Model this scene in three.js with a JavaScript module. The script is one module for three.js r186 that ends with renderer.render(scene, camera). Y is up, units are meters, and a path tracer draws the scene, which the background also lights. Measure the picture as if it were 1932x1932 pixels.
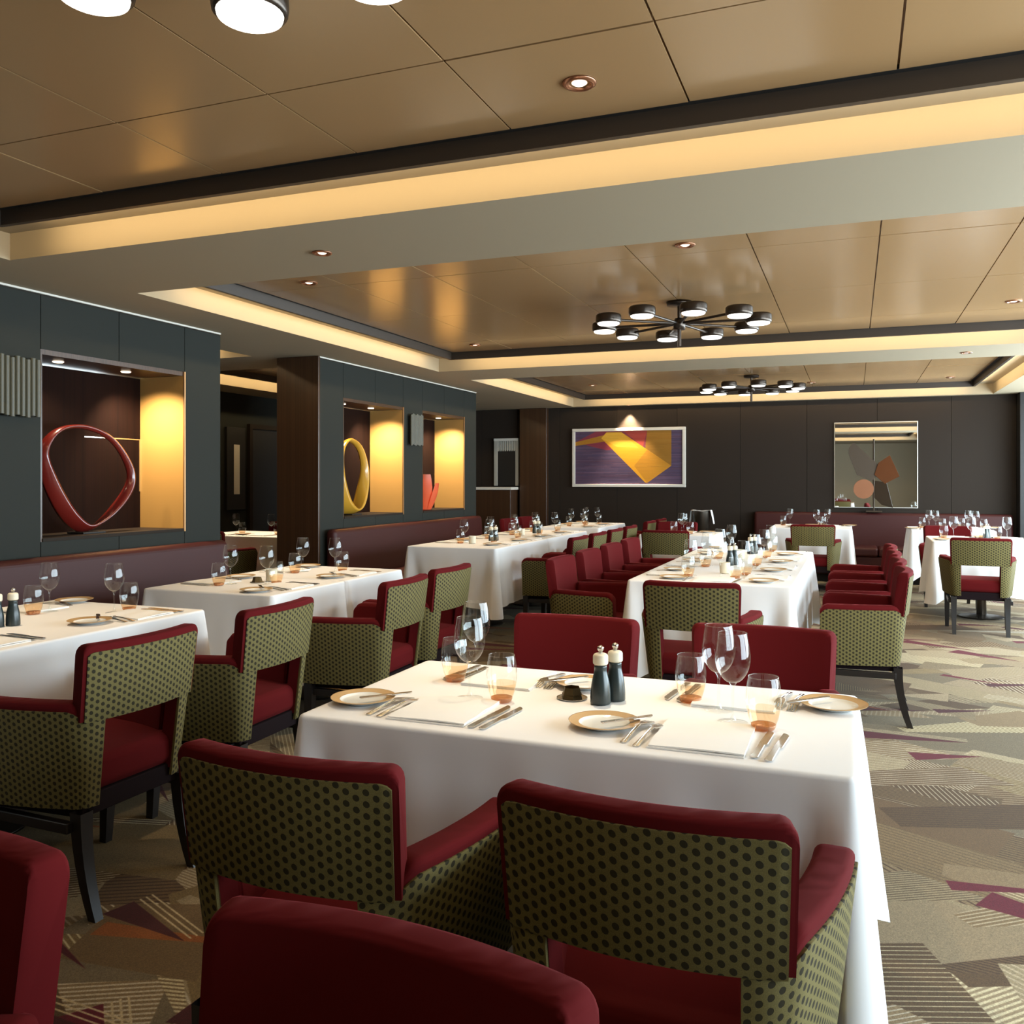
import * as THREE from 'three';
import { mergeGeometries, toCreasedNormals, mergeVertices } from 'three/addons/utils/BufferGeometryUtils.js';
import { RoundedBoxGeometry } from 'three/addons/geometries/RoundedBoxGeometry.js';
import { RectAreaLightUniformsLib } from 'three/addons/lights/RectAreaLightUniformsLib.js';

// ---------------------------------------------------------------- camera, sky, large lights, exposure
const scene = new THREE.Scene();
const renderer = new THREE.WebGLRenderer({ antialias: true });
renderer.toneMapping = THREE.LinearToneMapping;
renderer.toneMappingExposure = 1.14;
renderer.shadowMap.enabled = true;
RectAreaLightUniformsLib.init();

const FPX = 1663, EYE = 1.335, YAW = Math.atan(644 / FPX);
const camera = new THREE.PerspectiveCamera(2 * Math.atan(966 / FPX) * 180 / Math.PI, 1, 0.05, 100);
camera.position.set(0, EYE, 0);
camera.rotation.set(0, YAW, 0);
camera.setViewOffset(1932, 1932, 0, 61, 1932, 1932);      // lens shifted: level camera, horizon above the middle

scene.background = new THREE.Color().setRGB(0.80, 0.90, 1.0);   // overcast sky outside the windows
scene.backgroundIntensity = 1.5;

const DAY = new THREE.Color().setRGB(0.74, 0.90, 1.0), DAY_POWER = 13.5;          // windows along the right wall
const WARM = new THREE.Color().setRGB(1.0, 0.74, 0.40);                          // cove strips
const LAMP = new THREE.Color().setRGB(1.0, 0.80, 0.55);                          // chandeliers and downlights
const DISC = new THREE.Color().setRGB(1.0, 0.90, 0.76);                          // chandelier discs
const COVE_POWER = 28, DISC_POWER = 9, SPOT_POWER = 6, NICHE_POWER = 2.4;

// ---------------------------------------------------------------- room measures (metres, y up, -z = towards the painting wall)
const SOFFIT = 2.435, FASCIA = 2.512, PANEL = 2.578, SLAB = 2.60;
const WALL_X = -4.43, WALL_T = 0.41, FAR_Z = -12.87, RIGHT_X = 2.75, REAR_Z = 3.3, BACK_X = -7.35;
const COFFERS = [[-3.94, 1.67, -3.21, 0.93], [-3.94, 1.67, -8.11, -4.05], [-3.94, 1.67, -12.74, -8.91]];   // x0 x1 z0 z1
const SIDE_COFFERS = [[-6.8, -5.0, -6.49, -2.6], [-6.8, -5.0, -11.6, -7.25]], COVE_ROOF = 2.568;
const TABLE_H = 0.755;

// ---------------------------------------------------------------- helpers
let seedState = 7;
function rnd() { seedState = (seedState * 1664525 + 1013904223) >>> 0; return seedState / 4294967296; }
function reseed(n) { seedState = n >>> 0; }
const taken = {};
function numbered(name) { const n = taken[name] = (taken[name] ?? -1) + 1; return n ? name + '_' + String(n).padStart(3, '0') : name; }
function shadows(o) { o.castShadow = true; o.receiveShadow = true; return o; }
function mesh(name, geo, mat, parent) { const m = shadows(new THREE.Mesh(geo, mat)); m.name = parent ? name : numbered(name); (parent ?? scene).add(m); return m; }
function tag(o, label, category, group) { Object.assign(o.userData, { label, category }); if (group) o.userData.group = group; return o; }
function thing(name, label, category, pos = [0, 0, 0], turn = 0, group) {
  const g = new THREE.Group(); g.name = numbered(name); g.position.set(...pos); g.rotation.y = turn; scene.add(g);
  return tag(g, label, category, group);
}
function dup(src, label, pos, turn = 0, group) {
  const c = src.clone(); c.name = numbered(src.userData.base ?? src.name.replace(/_\d{3}$/, '')); c.userData = { ...src.userData };
  c.position.set(...pos); c.rotation.set(0, turn, 0); scene.add(c);
  return tag(c, label, src.userData.category, group);
}
function structure(name, geo, mat, label, category) { const m = mesh(name, geo, mat); m.userData.kind = 'structure'; return tag(m, label, category); }
function structureGroup(name, label, category) { const g = new THREE.Group(); g.name = numbered(name); g.userData.kind = 'structure'; scene.add(g); return tag(g, label, category); }
function box(x0, x1, y0, y1, z0, z1) { const g = new THREE.BoxGeometry(x1 - x0, y1 - y0, z1 - z0); g.translate((x0 + x1) / 2, (y0 + y1) / 2, (z0 + z1) / 2); return metreUV(g); }
function rbox(x0, x1, y0, y1, z0, z1, r = 0.01, s = 2) { const g = new RoundedBoxGeometry(x1 - x0, y1 - y0, z1 - z0, s, r); g.translate((x0 + x1) / 2, (y0 + y1) / 2, (z0 + z1) / 2); return metreUV(g); }
function metreUV(g) {                                              // uv in metres by the dominant axis of each face
  const p = g.attributes.position, n = g.attributes.normal, uv = new Float32Array(p.count * 2);
  for (let i = 0; i < p.count; i++) {
    const ax = Math.abs(n.getX(i)), ay = Math.abs(n.getY(i)), az = Math.abs(n.getZ(i));
    if (ay >= ax && ay >= az) { uv[2 * i] = p.getX(i); uv[2 * i + 1] = p.getZ(i); }
    else if (ax >= az) { uv[2 * i] = p.getZ(i); uv[2 * i + 1] = p.getY(i); }
    else { uv[2 * i] = p.getX(i); uv[2 * i + 1] = p.getY(i); }
  }
  g.setAttribute('uv', new THREE.BufferAttribute(uv, 2)); return g;
}
function lathe(pts, seg = 28) { return new THREE.LatheGeometry(pts.map(([r, y]) => new THREE.Vector2(r, y)), seg); }
function merge(list) { return mergeGeometries(list.map((g) => { const q = g.index ? g.toNonIndexed() : g; for (const k of Object.keys(q.attributes)) if (!['position', 'normal', 'uv'].includes(k)) q.deleteAttribute(k); return q; })); }
function bar(a, b, r, seg = 8) { const A = new THREE.Vector3(...a), B = new THREE.Vector3(...b); const g = new THREE.CylinderGeometry(r, r, A.distanceTo(B), seg); g.applyQuaternion(new THREE.Quaternion().setFromUnitVectors(new THREE.Vector3(0, 1, 0), B.clone().sub(A).normalize())); g.translate(...A.add(B).multiplyScalar(0.5).toArray()); return g; }
// a slab swept along a plan path: path = [{x,z}], section(i, path) = convex ring of [outward offset, y]
function slab(path, section) {
  const n = path.length, pos = [], uv = [], idx = []; let len = 0, ring = 0;
  for (let i = 0; i < n; i++) {
    const a = path[Math.max(0, i - 1)], b = path[Math.min(n - 1, i + 1)], dx = b.x - a.x, dz = b.z - a.z, l = Math.hypot(dx, dz);
    const nx = -dz / l * path.side, nz = dx / l * path.side;
    if (i) len += Math.hypot(path[i].x - path[i - 1].x, path[i].z - path[i - 1].z);
    const sec = section(i, path[i]); ring = sec.length; let v = 0;
    for (let k = 0; k <= ring; k++) {
      const s = sec[k % ring]; if (k) v += Math.hypot(s[0] - sec[k - 1][0], s[1] - sec[k - 1][1]);
      pos.push(path[i].x + nx * s[0], s[1], path[i].z + nz * s[0]); uv.push(len, v);
    }
  }
  const R = ring + 1;
  for (let i = 0; i < n - 1; i++) for (let k = 0; k < ring; k++) { const a = i * R + k, b = a + 1, c = a + R, d = c + 1; idx.push(a, c, b, b, c, d); }
  for (let k = 1; k < ring - 1; k++) { idx.push(0, k, k + 1); const o = (n - 1) * R; idx.push(o, o + k + 1, o + k); }
  let g = new THREE.BufferGeometry(); g.setAttribute('position', new THREE.Float32BufferAttribute(pos, 3)); g.setAttribute('uv', new THREE.Float32BufferAttribute(uv, 2)); g.setIndex(idx);
  g = toCreasedNormals(g, 0.75); return g;
}
function curve(points, n) { return new THREE.CatmullRomCurve3(points.map(([x, z]) => new THREE.Vector3(x, 0, z)), false, 'centripetal').getSpacedPoints(n).map((p) => ({ x: p.x, z: p.z })); }
function roundRect(n0, n1, y0, y1, r, shear = 0, ys = 0.6, top = true) {   // ring of [n, y], rounded on the top edge
  const out = [[n0, y0], [n1, y0]];
  const N = 4, put = (cx, cy, a0, a1) => { for (let i = 0; i <= N; i++) { const a = a0 + (a1 - a0) * i / N; out.push([cx + r * Math.cos(a), cy + r * Math.sin(a)]); } };
  if (top) { put(n1 - r, y1 - r, 0, Math.PI / 2); put(n0 + r, y1 - r, Math.PI / 2, Math.PI); } else { out.push([n1, y1], [n0, y1]); }
  return out.map(([n, y]) => [n + shear * (y - ys), y]);
}

// ---------------------------------------------------------------- textures
function canvasTexture(w, h, draw, rx = 1, ry = 1, srgb = true) {
  const c = document.createElement('canvas'); c.width = w; c.height = h; draw(c.getContext('2d'), w, h);
  const t = new THREE.CanvasTexture(c); t.wrapS = t.wrapT = THREE.RepeatWrapping; t.repeat.set(rx, ry); if (srgb) t.colorSpace = THREE.SRGBColorSpace; return t;
}
function carpetTexture() {                                          // woven pattern: slanted patches, each filled with stripes of its own direction
  reseed(411);
  return canvasTexture(2048, 2048, (g, W) => {
    const S = W / 4.8, fills = ['#776243', '#664f34', '#826d4f', '#6c573a', '#8a785c', '#543f27', '#776340', '#908062', '#5e482e'];
    const lines = ['#ab9b7e', '#b8ab92', '#95846a', '#4f3c28', '#43301f', '#bdb29c', '#c4b794'];
    g.fillStyle = '#6f624c'; g.fillRect(0, 0, W, W);
    const wrap = (draw) => { for (const dx of [-W, 0, W]) for (const dy of [-W, 0, W]) { g.save(); g.translate(dx, dy); draw(); g.restore(); } };
    const patch = (cx, cy, L, B, ang, skew, fill, stripe, gap, sw, dir) => wrap(() => {
      g.translate(cx, cy); g.rotate(ang); g.beginPath(); g.moveTo(-L / 2, -B / 2 + skew * B); g.lineTo(L / 2, -B / 2); g.lineTo(L / 2 - skew * L * 0.35, B / 2); g.lineTo(-L / 2, B / 2 - skew * B * 0.3); g.closePath();
      g.fillStyle = fill; g.fill(); if (!stripe) return; g.clip(); g.rotate(dir); g.strokeStyle = stripe; g.lineWidth = sw;
      const D = L + B; for (let y = -D; y < D; y += gap) { g.beginPath(); g.moveTo(-D, y); g.lineTo(D, y); g.stroke(); }
    });
    for (let i = 0; i < 300; i++) {
      const L = S * (0.35 + rnd() * 0.6), B = S * (0.16 + rnd() * 0.3), striped = rnd() < 0.8;
      patch(rnd() * W, rnd() * W, L, B, (rnd() < 0.5 ? 0.42 : -0.38) + (rnd() - 0.5) * 0.5, rnd() * 0.6, fills[Math.floor(rnd() * fills.length)], striped ? lines[Math.floor(rnd() * lines.length)] : null, S * (0.013 + rnd() * 0.014), S * (0.003 + rnd() * 0.006), (rnd() < 0.4 ? 0 : (rnd() - 0.5) * 2.4));
    }
    for (let i = 0; i < 58; i++) {                                  // burgundy wedges and bars, rust patches
      const L = S * (0.28 + rnd() * 0.45), B = S * (0.03 + rnd() * 0.075), cx = rnd() * W, cy = rnd() * W, a = (rnd() < 0.6 ? 0.1 : -0.45) + (rnd() - 0.5) * 0.5;
      const col = i % 9 === 4 ? '#8a4f22' : ['#5c1020', '#4c0e1a', '#431519'][i % 3];
      wrap(() => { g.translate(cx, cy); g.rotate(a); g.fillStyle = col; g.beginPath(); g.moveTo(-L / 2, -B); g.lineTo(L / 2, 0); g.lineTo(-L / 2, B * 0.5); g.closePath(); g.fill();
        if (i % 2) { g.strokeStyle = '#c2b08c'; g.lineWidth = S * 0.006; for (let k = 1; k < 4; k++) { g.beginPath(); g.moveTo(-L / 2, B * 0.5 + k * S * 0.02); g.lineTo(L / 2, k * S * 0.02); g.stroke(); } } });
    }
    const im = g.getImageData(0, 0, W, W), d = im.data; for (let i = 0; i < d.length; i += 4) { const v = 0.76 + 0.26 * rnd(); d[i] *= v; d[i + 1] *= v; d[i + 2] *= v; } g.putImageData(im, 0, 0);
  });
}
function weaveTexture(srgb) {                                       // olive fabric with staggered dark ovals
  reseed(55);
  return canvasTexture(256, 256, (g, W) => {
    g.fillStyle = srgb ? '#645a33' : '#ffffff'; g.fillRect(0, 0, W, W);
    if (srgb) for (let i = 0; i < 2600; i++) { g.fillStyle = rnd() < 0.5 ? 'rgba(60,55,25,0.25)' : 'rgba(190,180,120,0.22)'; g.fillRect(rnd() * W, rnd() * W, 2, 6); }
    g.fillStyle = srgb ? '#2c2715' : '#000000';
    for (const [x, y] of [[64, 64], [192, 192]]) for (const dx of [-W, 0, W]) for (const dy of [-W, 0, W]) { g.beginPath(); g.ellipse(x + dx, y + dy, 42, 74, 0.12, 0, 7); g.fill(); }
  }, 1 / 0.035, 1 / 0.0215, srgb);
}
function grainTexture(a, b, n, rx, ry, seed) {                      // wood grain running along v
  reseed(seed);
  return canvasTexture(256, 512, (g, W, H) => {
    g.fillStyle = a; g.fillRect(0, 0, W, H);
    for (let i = 0; i < n; i++) { g.strokeStyle = b; g.globalAlpha = 0.05 + 0.2 * rnd(); g.lineWidth = 0.6 + rnd() * 2.4; const x = rnd() * W; g.beginPath(); g.moveTo(x, 0); g.bezierCurveTo(x + 8 * (rnd() - 0.5), H / 3, x + 8 * (rnd() - 0.5), 2 * H / 3, x, H); g.stroke(); }
  }, rx, ry);
}
function noiseTexture(size, lo, hi, rx, ry, seed) {
  reseed(seed); const data = new Uint8Array(size * size * 4);
  for (let i = 0; i < size * size; i++) { const v = lo + (hi - lo) * rnd(); data.set([v, v, v, 255], i * 4); }
  const t = new THREE.DataTexture(data, size, size); t.wrapS = t.wrapT = THREE.RepeatWrapping; t.magFilter = THREE.LinearFilter; t.repeat.set(rx, ry); t.needsUpdate = true; return t;
}
function paintingTexture() {
  reseed(90);
  return canvasTexture(1024, 512, (g, W, H) => {
    g.fillStyle = '#4c3a52'; g.fillRect(0, 0, W, H);
    const cols = ['#474062', '#5f4a66', '#3a3150', '#6c4a5c', '#545074', '#4f3044', '#76586c'];
    for (let i = 0; i < 420; i++) { g.globalAlpha = 0.35; g.fillStyle = cols[Math.floor(rnd() * 7)]; const y = rnd() * H; g.fillRect(rnd() * W - 200, y, 150 + rnd() * 500, 2 + rnd() * 9); }
    g.globalAlpha = 1;
    const poly = (c, a, pts) => { g.globalAlpha = a; g.fillStyle = c; g.beginPath(); pts.forEach(([x, y], i) => (i ? g.lineTo(x * W, y * H) : g.moveTo(x * W, y * H))); g.closePath(); g.fill(); g.globalAlpha = 1; };
    poly('#8c2f3c', 0.85, [[0.2, 0.0], [0.72, 0.0], [0.66, 0.3], [0.3, 0.36], [0.0, 0.2]]);
    poly('#b3452f', 0.7, [[0.46, 0.0], [0.68, 0.0], [0.64, 0.3]]);
    poly('#a8741c', 0.95, [[0.0, 0.2], [0.28, 0.07], [0.3, 0.19], [0.0, 0.27]]);
    poly('#9a6a1a', 0.95, [[0.68, 0.0], [0.9, 0.0], [0.9, 0.66], [0.66, 0.36]]);
    poly('#d99a1e', 1, [[0.25, 0.13], [0.3, 0.02], [0.44, 0.02], [0.9, 0.66], [0.68, 0.98], [0.66, 0.97]]);
    poly('#c08420', 1, [[0.68, 0.36], [0.9, 0.66], [0.68, 0.98], [0.56, 0.66]]);
    poly('#e0ab3a', 0.8, [[0.25, 0.13], [0.3, 0.02], [0.44, 0.02], [0.6, 0.32], [0.4, 0.3]]);
    for (let i = 0; i < 260; i++) { g.globalAlpha = 0.08; g.fillStyle = i % 2 ? '#000' : '#fff'; g.fillRect(rnd() * W, rnd() * H, 60 + rnd() * 160, 2); }
    g.globalAlpha = 1;
  });
}

// ---------------------------------------------------------------- materials
const std = (o) => new THREE.MeshStandardMaterial(o), phy = (o) => new THREE.MeshPhysicalMaterial(o);
const rgb = (r, g, b) => new THREE.Color().setRGB(r, g, b);
const fineNoise = noiseTexture(256, 90, 165, 6, 6, 3);
const M = {
  carpet: std({ map: carpetTexture(), roughness: 1, bumpMap: fineNoise, bumpScale: 0.002 }),
  paint: std({ color: rgb(0.335, 0.272, 0.178), roughness: 0.75 }),
  panel: phy({ color: rgb(0.37, 0.222, 0.102), roughness: 0.2, specularIntensity: 0.9 }),
  fascia: std({ color: rgb(0.045, 0.030, 0.020), roughness: 0.45 }),
  black: std({ color: rgb(0.008, 0.007, 0.006), roughness: 0.6 }),
  wall: phy({ color: rgb(0.0205, 0.0225, 0.0185), specularIntensity: 0.5, roughness: 0.75, bumpMap: fineNoise, bumpScale: 0.001 }),
  wallDark: phy({ specularIntensity: 0.4, color: rgb(0.024, 0.0165, 0.0115), roughness: 0.75 }),
  wood: phy({ map: grainTexture('#47301f', '#20120b', 150, 2.2, 0.5, 8), roughness: 0.3 }),
  nicheWood: phy({ specularIntensity: 0.15, map: grainTexture('#1d0f0a', '#0a0403', 120, 2.2, 0.5, 18), roughness: 0.9 }),
  leg: std({ color: rgb(0.012, 0.009, 0.008), roughness: 0.35 }),
  gold: std({ color: rgb(0.70, 0.40, 0.12), metalness: 0.4, roughness: 0.42 }),
  goldEdge: std({ color: rgb(0.45, 0.24, 0.10), metalness: 0.6, roughness: 0.4 }),
  leather: phy({ color: rgb(0.048, 0.009, 0.0075), roughness: 0.5, specularIntensity: 0.6 }),
  velvet: phy({ color: rgb(0.09, 0.0040, 0.0050), roughness: 0.95, specularIntensity: 0.3, sheen: 0.4, sheenRoughness: 0.35, sheenColor: rgb(0.8, 0.10, 0.11) }),
  seatBase: phy({ color: rgb(0.009, 0.004, 0.005), roughness: 0.9, specularIntensity: 0.3 }),
  weave: phy({ map: weaveTexture(true), roughness: 0.8, bumpMap: weaveTexture(false), bumpScale: 0.0015, specularIntensity: 0.5 }),
  linen: std({ color: rgb(0.85, 0.845, 0.845), roughness: 0.9 }),
  napkin: std({ color: rgb(0.86, 0.85, 0.83), roughness: 0.9 }),
  tableWood: std({ color: rgb(0.06, 0.04, 0.03), roughness: 0.6 }),
  steel: std({ color: rgb(0.62, 0.60, 0.57), metalness: 1, roughness: 0.22 }),
  iron: std({ color: rgb(0.10, 0.085, 0.07), metalness: 0.9, roughness: 0.32 }),
  bronze: std({ color: rgb(0.07, 0.055, 0.045), metalness: 0.85, roughness: 0.3 }),
  copper: std({ color: rgb(0.62, 0.32, 0.2), metalness: 1, roughness: 0.3 }),
  glass: phy({ color: rgb(0.97, 0.985, 0.98), roughness: 0.02, transmission: 1, thickness: 0, ior: 1.5, side: THREE.DoubleSide }),
  amber: phy({ color: rgb(0.97, 0.82, 0.64), roughness: 0.03, transmission: 1, thickness: 0, ior: 1.5, side: THREE.DoubleSide }),
  amberBase: phy({ color: rgb(0.74, 0.45, 0.24), roughness: 0.06, transmission: 0.75, thickness: 0, ior: 1.5, side: THREE.DoubleSide }),
  pane: phy({ color: rgb(0.96, 0.98, 0.98), roughness: 0.0, transmission: 1, thickness: 0, ior: 1.45, side: THREE.DoubleSide }),
  porcelain: phy({ color: rgb(0.82, 0.83, 0.80), roughness: 0.18 }),
  rim: phy({ color: rgb(0.52, 0.33, 0.15), roughness: 0.3, side: THREE.DoubleSide }),
  mill: phy({ color: rgb(0.022, 0.032, 0.032), roughness: 0.28 }),
  cream: std({ color: rgb(0.72, 0.65, 0.50), roughness: 0.5 }),
  mirror: std({ color: rgb(0.92, 0.93, 0.92), metalness: 1, roughness: 0.015 }),
  frameWhite: std({ color: rgb(0.70, 0.66, 0.58), roughness: 0.5 }),
  painting: std({ map: paintingTexture(), roughness: 0.55 }),
  redLacquer: phy({ color: rgb(0.15, 0.012, 0.008), roughness: 0.25, clearcoat: 0.8, clearcoatRoughness: 0.12 }),
  yellowLacquer: phy({ color: rgb(0.58, 0.30, 0.03), roughness: 0.28, clearcoat: 0.7, clearcoatRoughness: 0.15 }),
  orangeGlass: phy({ color: rgb(0.85, 0.16, 0.06), roughness: 0.3, transmission: 0.35, thickness: 0, side: THREE.DoubleSide }),
  rust: std({ color: rgb(0.15, 0.05, 0.015), metalness: 0.55, roughness: 0.5 }),
  brownMetal: std({ color: rgb(0.05, 0.032, 0.018), metalness: 0.55, roughness: 0.5 }),
  sconce: phy({ color: rgb(0.075, 0.070, 0.045), roughness: 0.45 }),
  curtain: phy({ color: rgb(0.55, 0.53, 0.46), roughness: 0.95, transmission: 0.35, thickness: 0, side: THREE.DoubleSide }),
  whiteFrame: std({ color: rgb(0.6, 0.6, 0.6), roughness: 0.5 }),
  discGlow: std({ color: rgb(0.9, 0.9, 0.88), emissive: rgb(1.0, 0.93, 0.82), emissiveIntensity: 2.0, roughness: 0.5 }),
  bulbGlow: std({ color: rgb(0.9, 0.85, 0.8), emissive: rgb(1.0, 0.82, 0.62), emissiveIntensity: 2.5, roughness: 0.5 }),
  stripGlow: std({ color: rgb(0.9, 0.8, 0.6), emissive: rgb(1.0, 0.74, 0.40), emissiveIntensity: 1.5, roughness: 0.6 }),
};
function areaLight(parent, color, power, w, h, at, to) { const l = new THREE.RectAreaLight(color, power, w, h); l.position.set(...at); parent.add(l); parent.updateWorldMatrix(true, false); const q = parent.localToWorld(new THREE.Vector3(...to)); l.lookAt(q); return l; }
function spot(parent, color, power, at, to, angle, penumbra, size = 1) { const l = new THREE.SpotLight(color, power, 0, angle, penumbra, 2); l.position.set(...at); l.castShadow = true; l.shadow.radius = size; l.target.position.set(...to); parent.add(l, l.target); return l; }

// ---------------------------------------------------------------- floor, ceilings
structure('floor', box(BACK_X - 0.4, RIGHT_X + 0.3, -0.12, 0, FAR_Z - 0.3, REAR_Z + 0.3), M.carpet, 'patterned carpet of tan, taupe and burgundy slanted patches', 'carpet');
M.carpet.map.repeat.set(1 / 4.8, 1 / 4.8);
{
  const sh = new THREE.Shape(), R = (x0, x1, z0, z1, path) => { path.moveTo(x0, -z1); path.lineTo(x1, -z1); path.lineTo(x1, -z0); path.lineTo(x0, -z0); path.closePath(); };
  R(BACK_X - 0.3, RIGHT_X + 0.2, FAR_Z - 0.2, REAR_Z + 0.2, sh);
  for (const c of [...COFFERS, ...SIDE_COFFERS]) { const h = new THREE.Path(); R(...c, h); sh.holes.push(h); }
  const g = new THREE.ExtrudeGeometry(sh, { depth: SLAB - SOFFIT, bevelEnabled: false }); g.rotateX(-Math.PI / 2); g.translate(0, SOFFIT, 0);
  structure('ceiling', metreUV(g), M.paint, 'plain beige painted soffit framing the lit ceiling coffers', 'ceiling');
  structure('ceiling_slab', box(BACK_X - 0.3, RIGHT_X + 0.2, SLAB, SLAB + 0.12, FAR_Z - 0.2, REAR_Z + 0.2), M.paint, 'painted ceiling slab above the coffers', 'ceiling');
}
function coffer([x0, x1, z0, z1], label, panels = true) {
  const root = structureGroup('ceiling_raft', label, 'ceiling'), i0 = 0.235, i1 = 0.262;
  const ring = (name, a, b, y0, y1, mat) => { for (const g of [box(x0 + a, x1 - a, y0, y1, z0 + a, z0 + b), box(x0 + a, x1 - a, y0, y1, z1 - b, z1 - a), box(x0 + a, x0 + b, y0, y1, z0 + b, z1 - b), box(x1 - b, x1 - a, y0, y1, z0 + b, z1 - b)]) mesh(name, g, mat, root); };
  ring('fascia', i0, i1, FASCIA, SLAB, M.fascia);
  ring('cove_roof', 0, i0, COVE_ROOF, SLAB, M.paint);
  ring('reveal', i1, i1 + 0.03, PANEL + 0.004, SLAB, M.black);
  const a = i1 + 0.03, gap = 0.0035, xs = [x0 + a], zs = [z0 + a];
  for (let x = -0.504 - 0.63 * 12; x < x1 - a - 0.1; x += 0.63) if (x > x0 + a + 0.1) xs.push(x);
  for (let z = z0 + a + 0.55; z < z1 - a - 0.2; z += 1.2) zs.push(z);
  xs.push(x1 - a); zs.push(z1 - a);
  for (let i = 0; i < xs.length - 1; i++) for (let k = 0; k < zs.length - 1; k++) mesh('ceiling_panel', box(xs[i] + gap, xs[i + 1] - gap, PANEL + (((i * 7 + k * 3) % 4) * 0.0004), SLAB - 0.004, zs[k] + gap, zs[k + 1] - gap), M.panel, root);
  mesh('joint_backing', box(x0 + a, x1 - a, SLAB - 0.004, SLAB, z0 + a, z1 - a), M.panel, root);
  const y = (FASCIA + COVE_ROOF) / 2 + 0.004, cx = (x0 + x1) / 2, cz = (z0 + z1) / 2, w = x1 - x0 - 0.62, d = z1 - z0 - 0.62, s = i0 - 0.012;
  for (const [nx, nz, len] of [[1, 0, d], [-1, 0, d], [0, 1, w], [0, -1, w]]) {
    const px = nx ? (nx > 0 ? x1 - s : x0 + s) : cx, pz = nz ? (nz > 0 ? z1 - s : z0 + s) : cz;
    mesh('light_strip', nx ? box(px - 0.006, px + 0.006, y - 0.014, y + 0.014, pz - len / 2, pz + len / 2) : box(px - len / 2, px + len / 2, y - 0.014, y + 0.014, pz - 0.006, pz + 0.006), M.stripGlow, root);
    areaLight(root, WARM, COVE_POWER, len, 0.028, [px + nx * 0.008, y, pz + nz * 0.008], [px + nx * 0.3, y + 0.01, pz + nz * 0.3]);
  }
  return root;
}
coffer(COFFERS[0], 'raised satin beige panel ceiling with dark fascia over the four-seat table');
coffer(COFFERS[1], 'raised satin beige panel ceiling with dark fascia over the long table');
coffer(COFFERS[2], 'raised satin beige panel ceiling with dark fascia beside the painting wall');
coffer(SIDE_COFFERS[0], 'raised satin beige panel ceiling behind the red ring niche');
coffer(SIDE_COFFERS[1], 'raised satin beige panel ceiling behind the yellow ring niche');

// ---------------------------------------------------------------- left walls with display niches
const NICHE_Y = [0.97, 2.10];
const NICHES = [[-5.0, -3.81], [-8.26, -7.09], [-9.82, -8.71]];
function leftWall(name, z0, z1, niches, label, seams) {
  const root = structureGroup(name, label, 'wall');
  const sh = new THREE.Shape(); sh.moveTo(-z1, 0); sh.lineTo(-z0, 0); sh.lineTo(-z0, SOFFIT); sh.lineTo(-z1, SOFFIT); sh.closePath();
  for (const [a, b] of niches) { const h = new THREE.Path(); h.moveTo(-b, NICHE_Y[0]); h.lineTo(-a, NICHE_Y[0]); h.lineTo(-a, NICHE_Y[1]); h.lineTo(-b, NICHE_Y[1]); h.closePath(); sh.holes.push(h); }
  const g = new THREE.ExtrudeGeometry(sh, { depth: WALL_T - 0.016, bevelEnabled: false }); g.rotateY(Math.PI / 2); g.translate(WALL_X - WALL_T, 0, 0);
  mesh('core', metreUV(g), M.wallDark, root);
  const cuts = [z0, ...seams, z1], gap = 0.002;
  for (let i = 0; i < cuts.length - 1; i++) {
    const a = cuts[i], b = cuts[i + 1], n = niches.find(([p, q]) => a >= p - 0.01 && b <= q + 0.01);
    for (const [y0, y1] of n ? [[0, NICHE_Y[0]], [NICHE_Y[1], SOFFIT - 0.02]] : [[0, SOFFIT - 0.02]]) mesh('wall_panel', rbox(WALL_X - 0.016, WALL_X, y0, y1, a + gap, b - gap, 0.002, 1), M.wall, root);
  }
  mesh('shadow_gap_bead', box(WALL_X - 0.012, WALL_X + 0.004, SOFFIT - 0.012, SOFFIT - 0.001, z0, z1), M.frameWhite, root);
  return root;
}
leftWall('wall_left', -5.38, REAR_Z, [NICHES[0]], 'dark grey green panelled wall with niche holding the red ring', [-5.0, -4.4, -3.81, -3.0, -2.2, -1.4, -0.6, 0.4, 1.4]);
{
  const w2 = leftWall('wall_left', -10.19, -6.69, [NICHES[1], NICHES[2]], 'dark panelled wall with niches holding the yellow ring and orange vase', [-9.82, -9.26, -8.71, -8.26, -7.68, -7.09]);
  mesh('end_cladding', rbox(WALL_X - WALL_T - 0.02, WALL_X + 0.012, 0, SOFFIT - 0.001, -6.69, -6.66, 0.006, 1), M.wood, w2);
}
const nicheNames = ['red ring', 'yellow ring', 'orange vase'];
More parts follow.
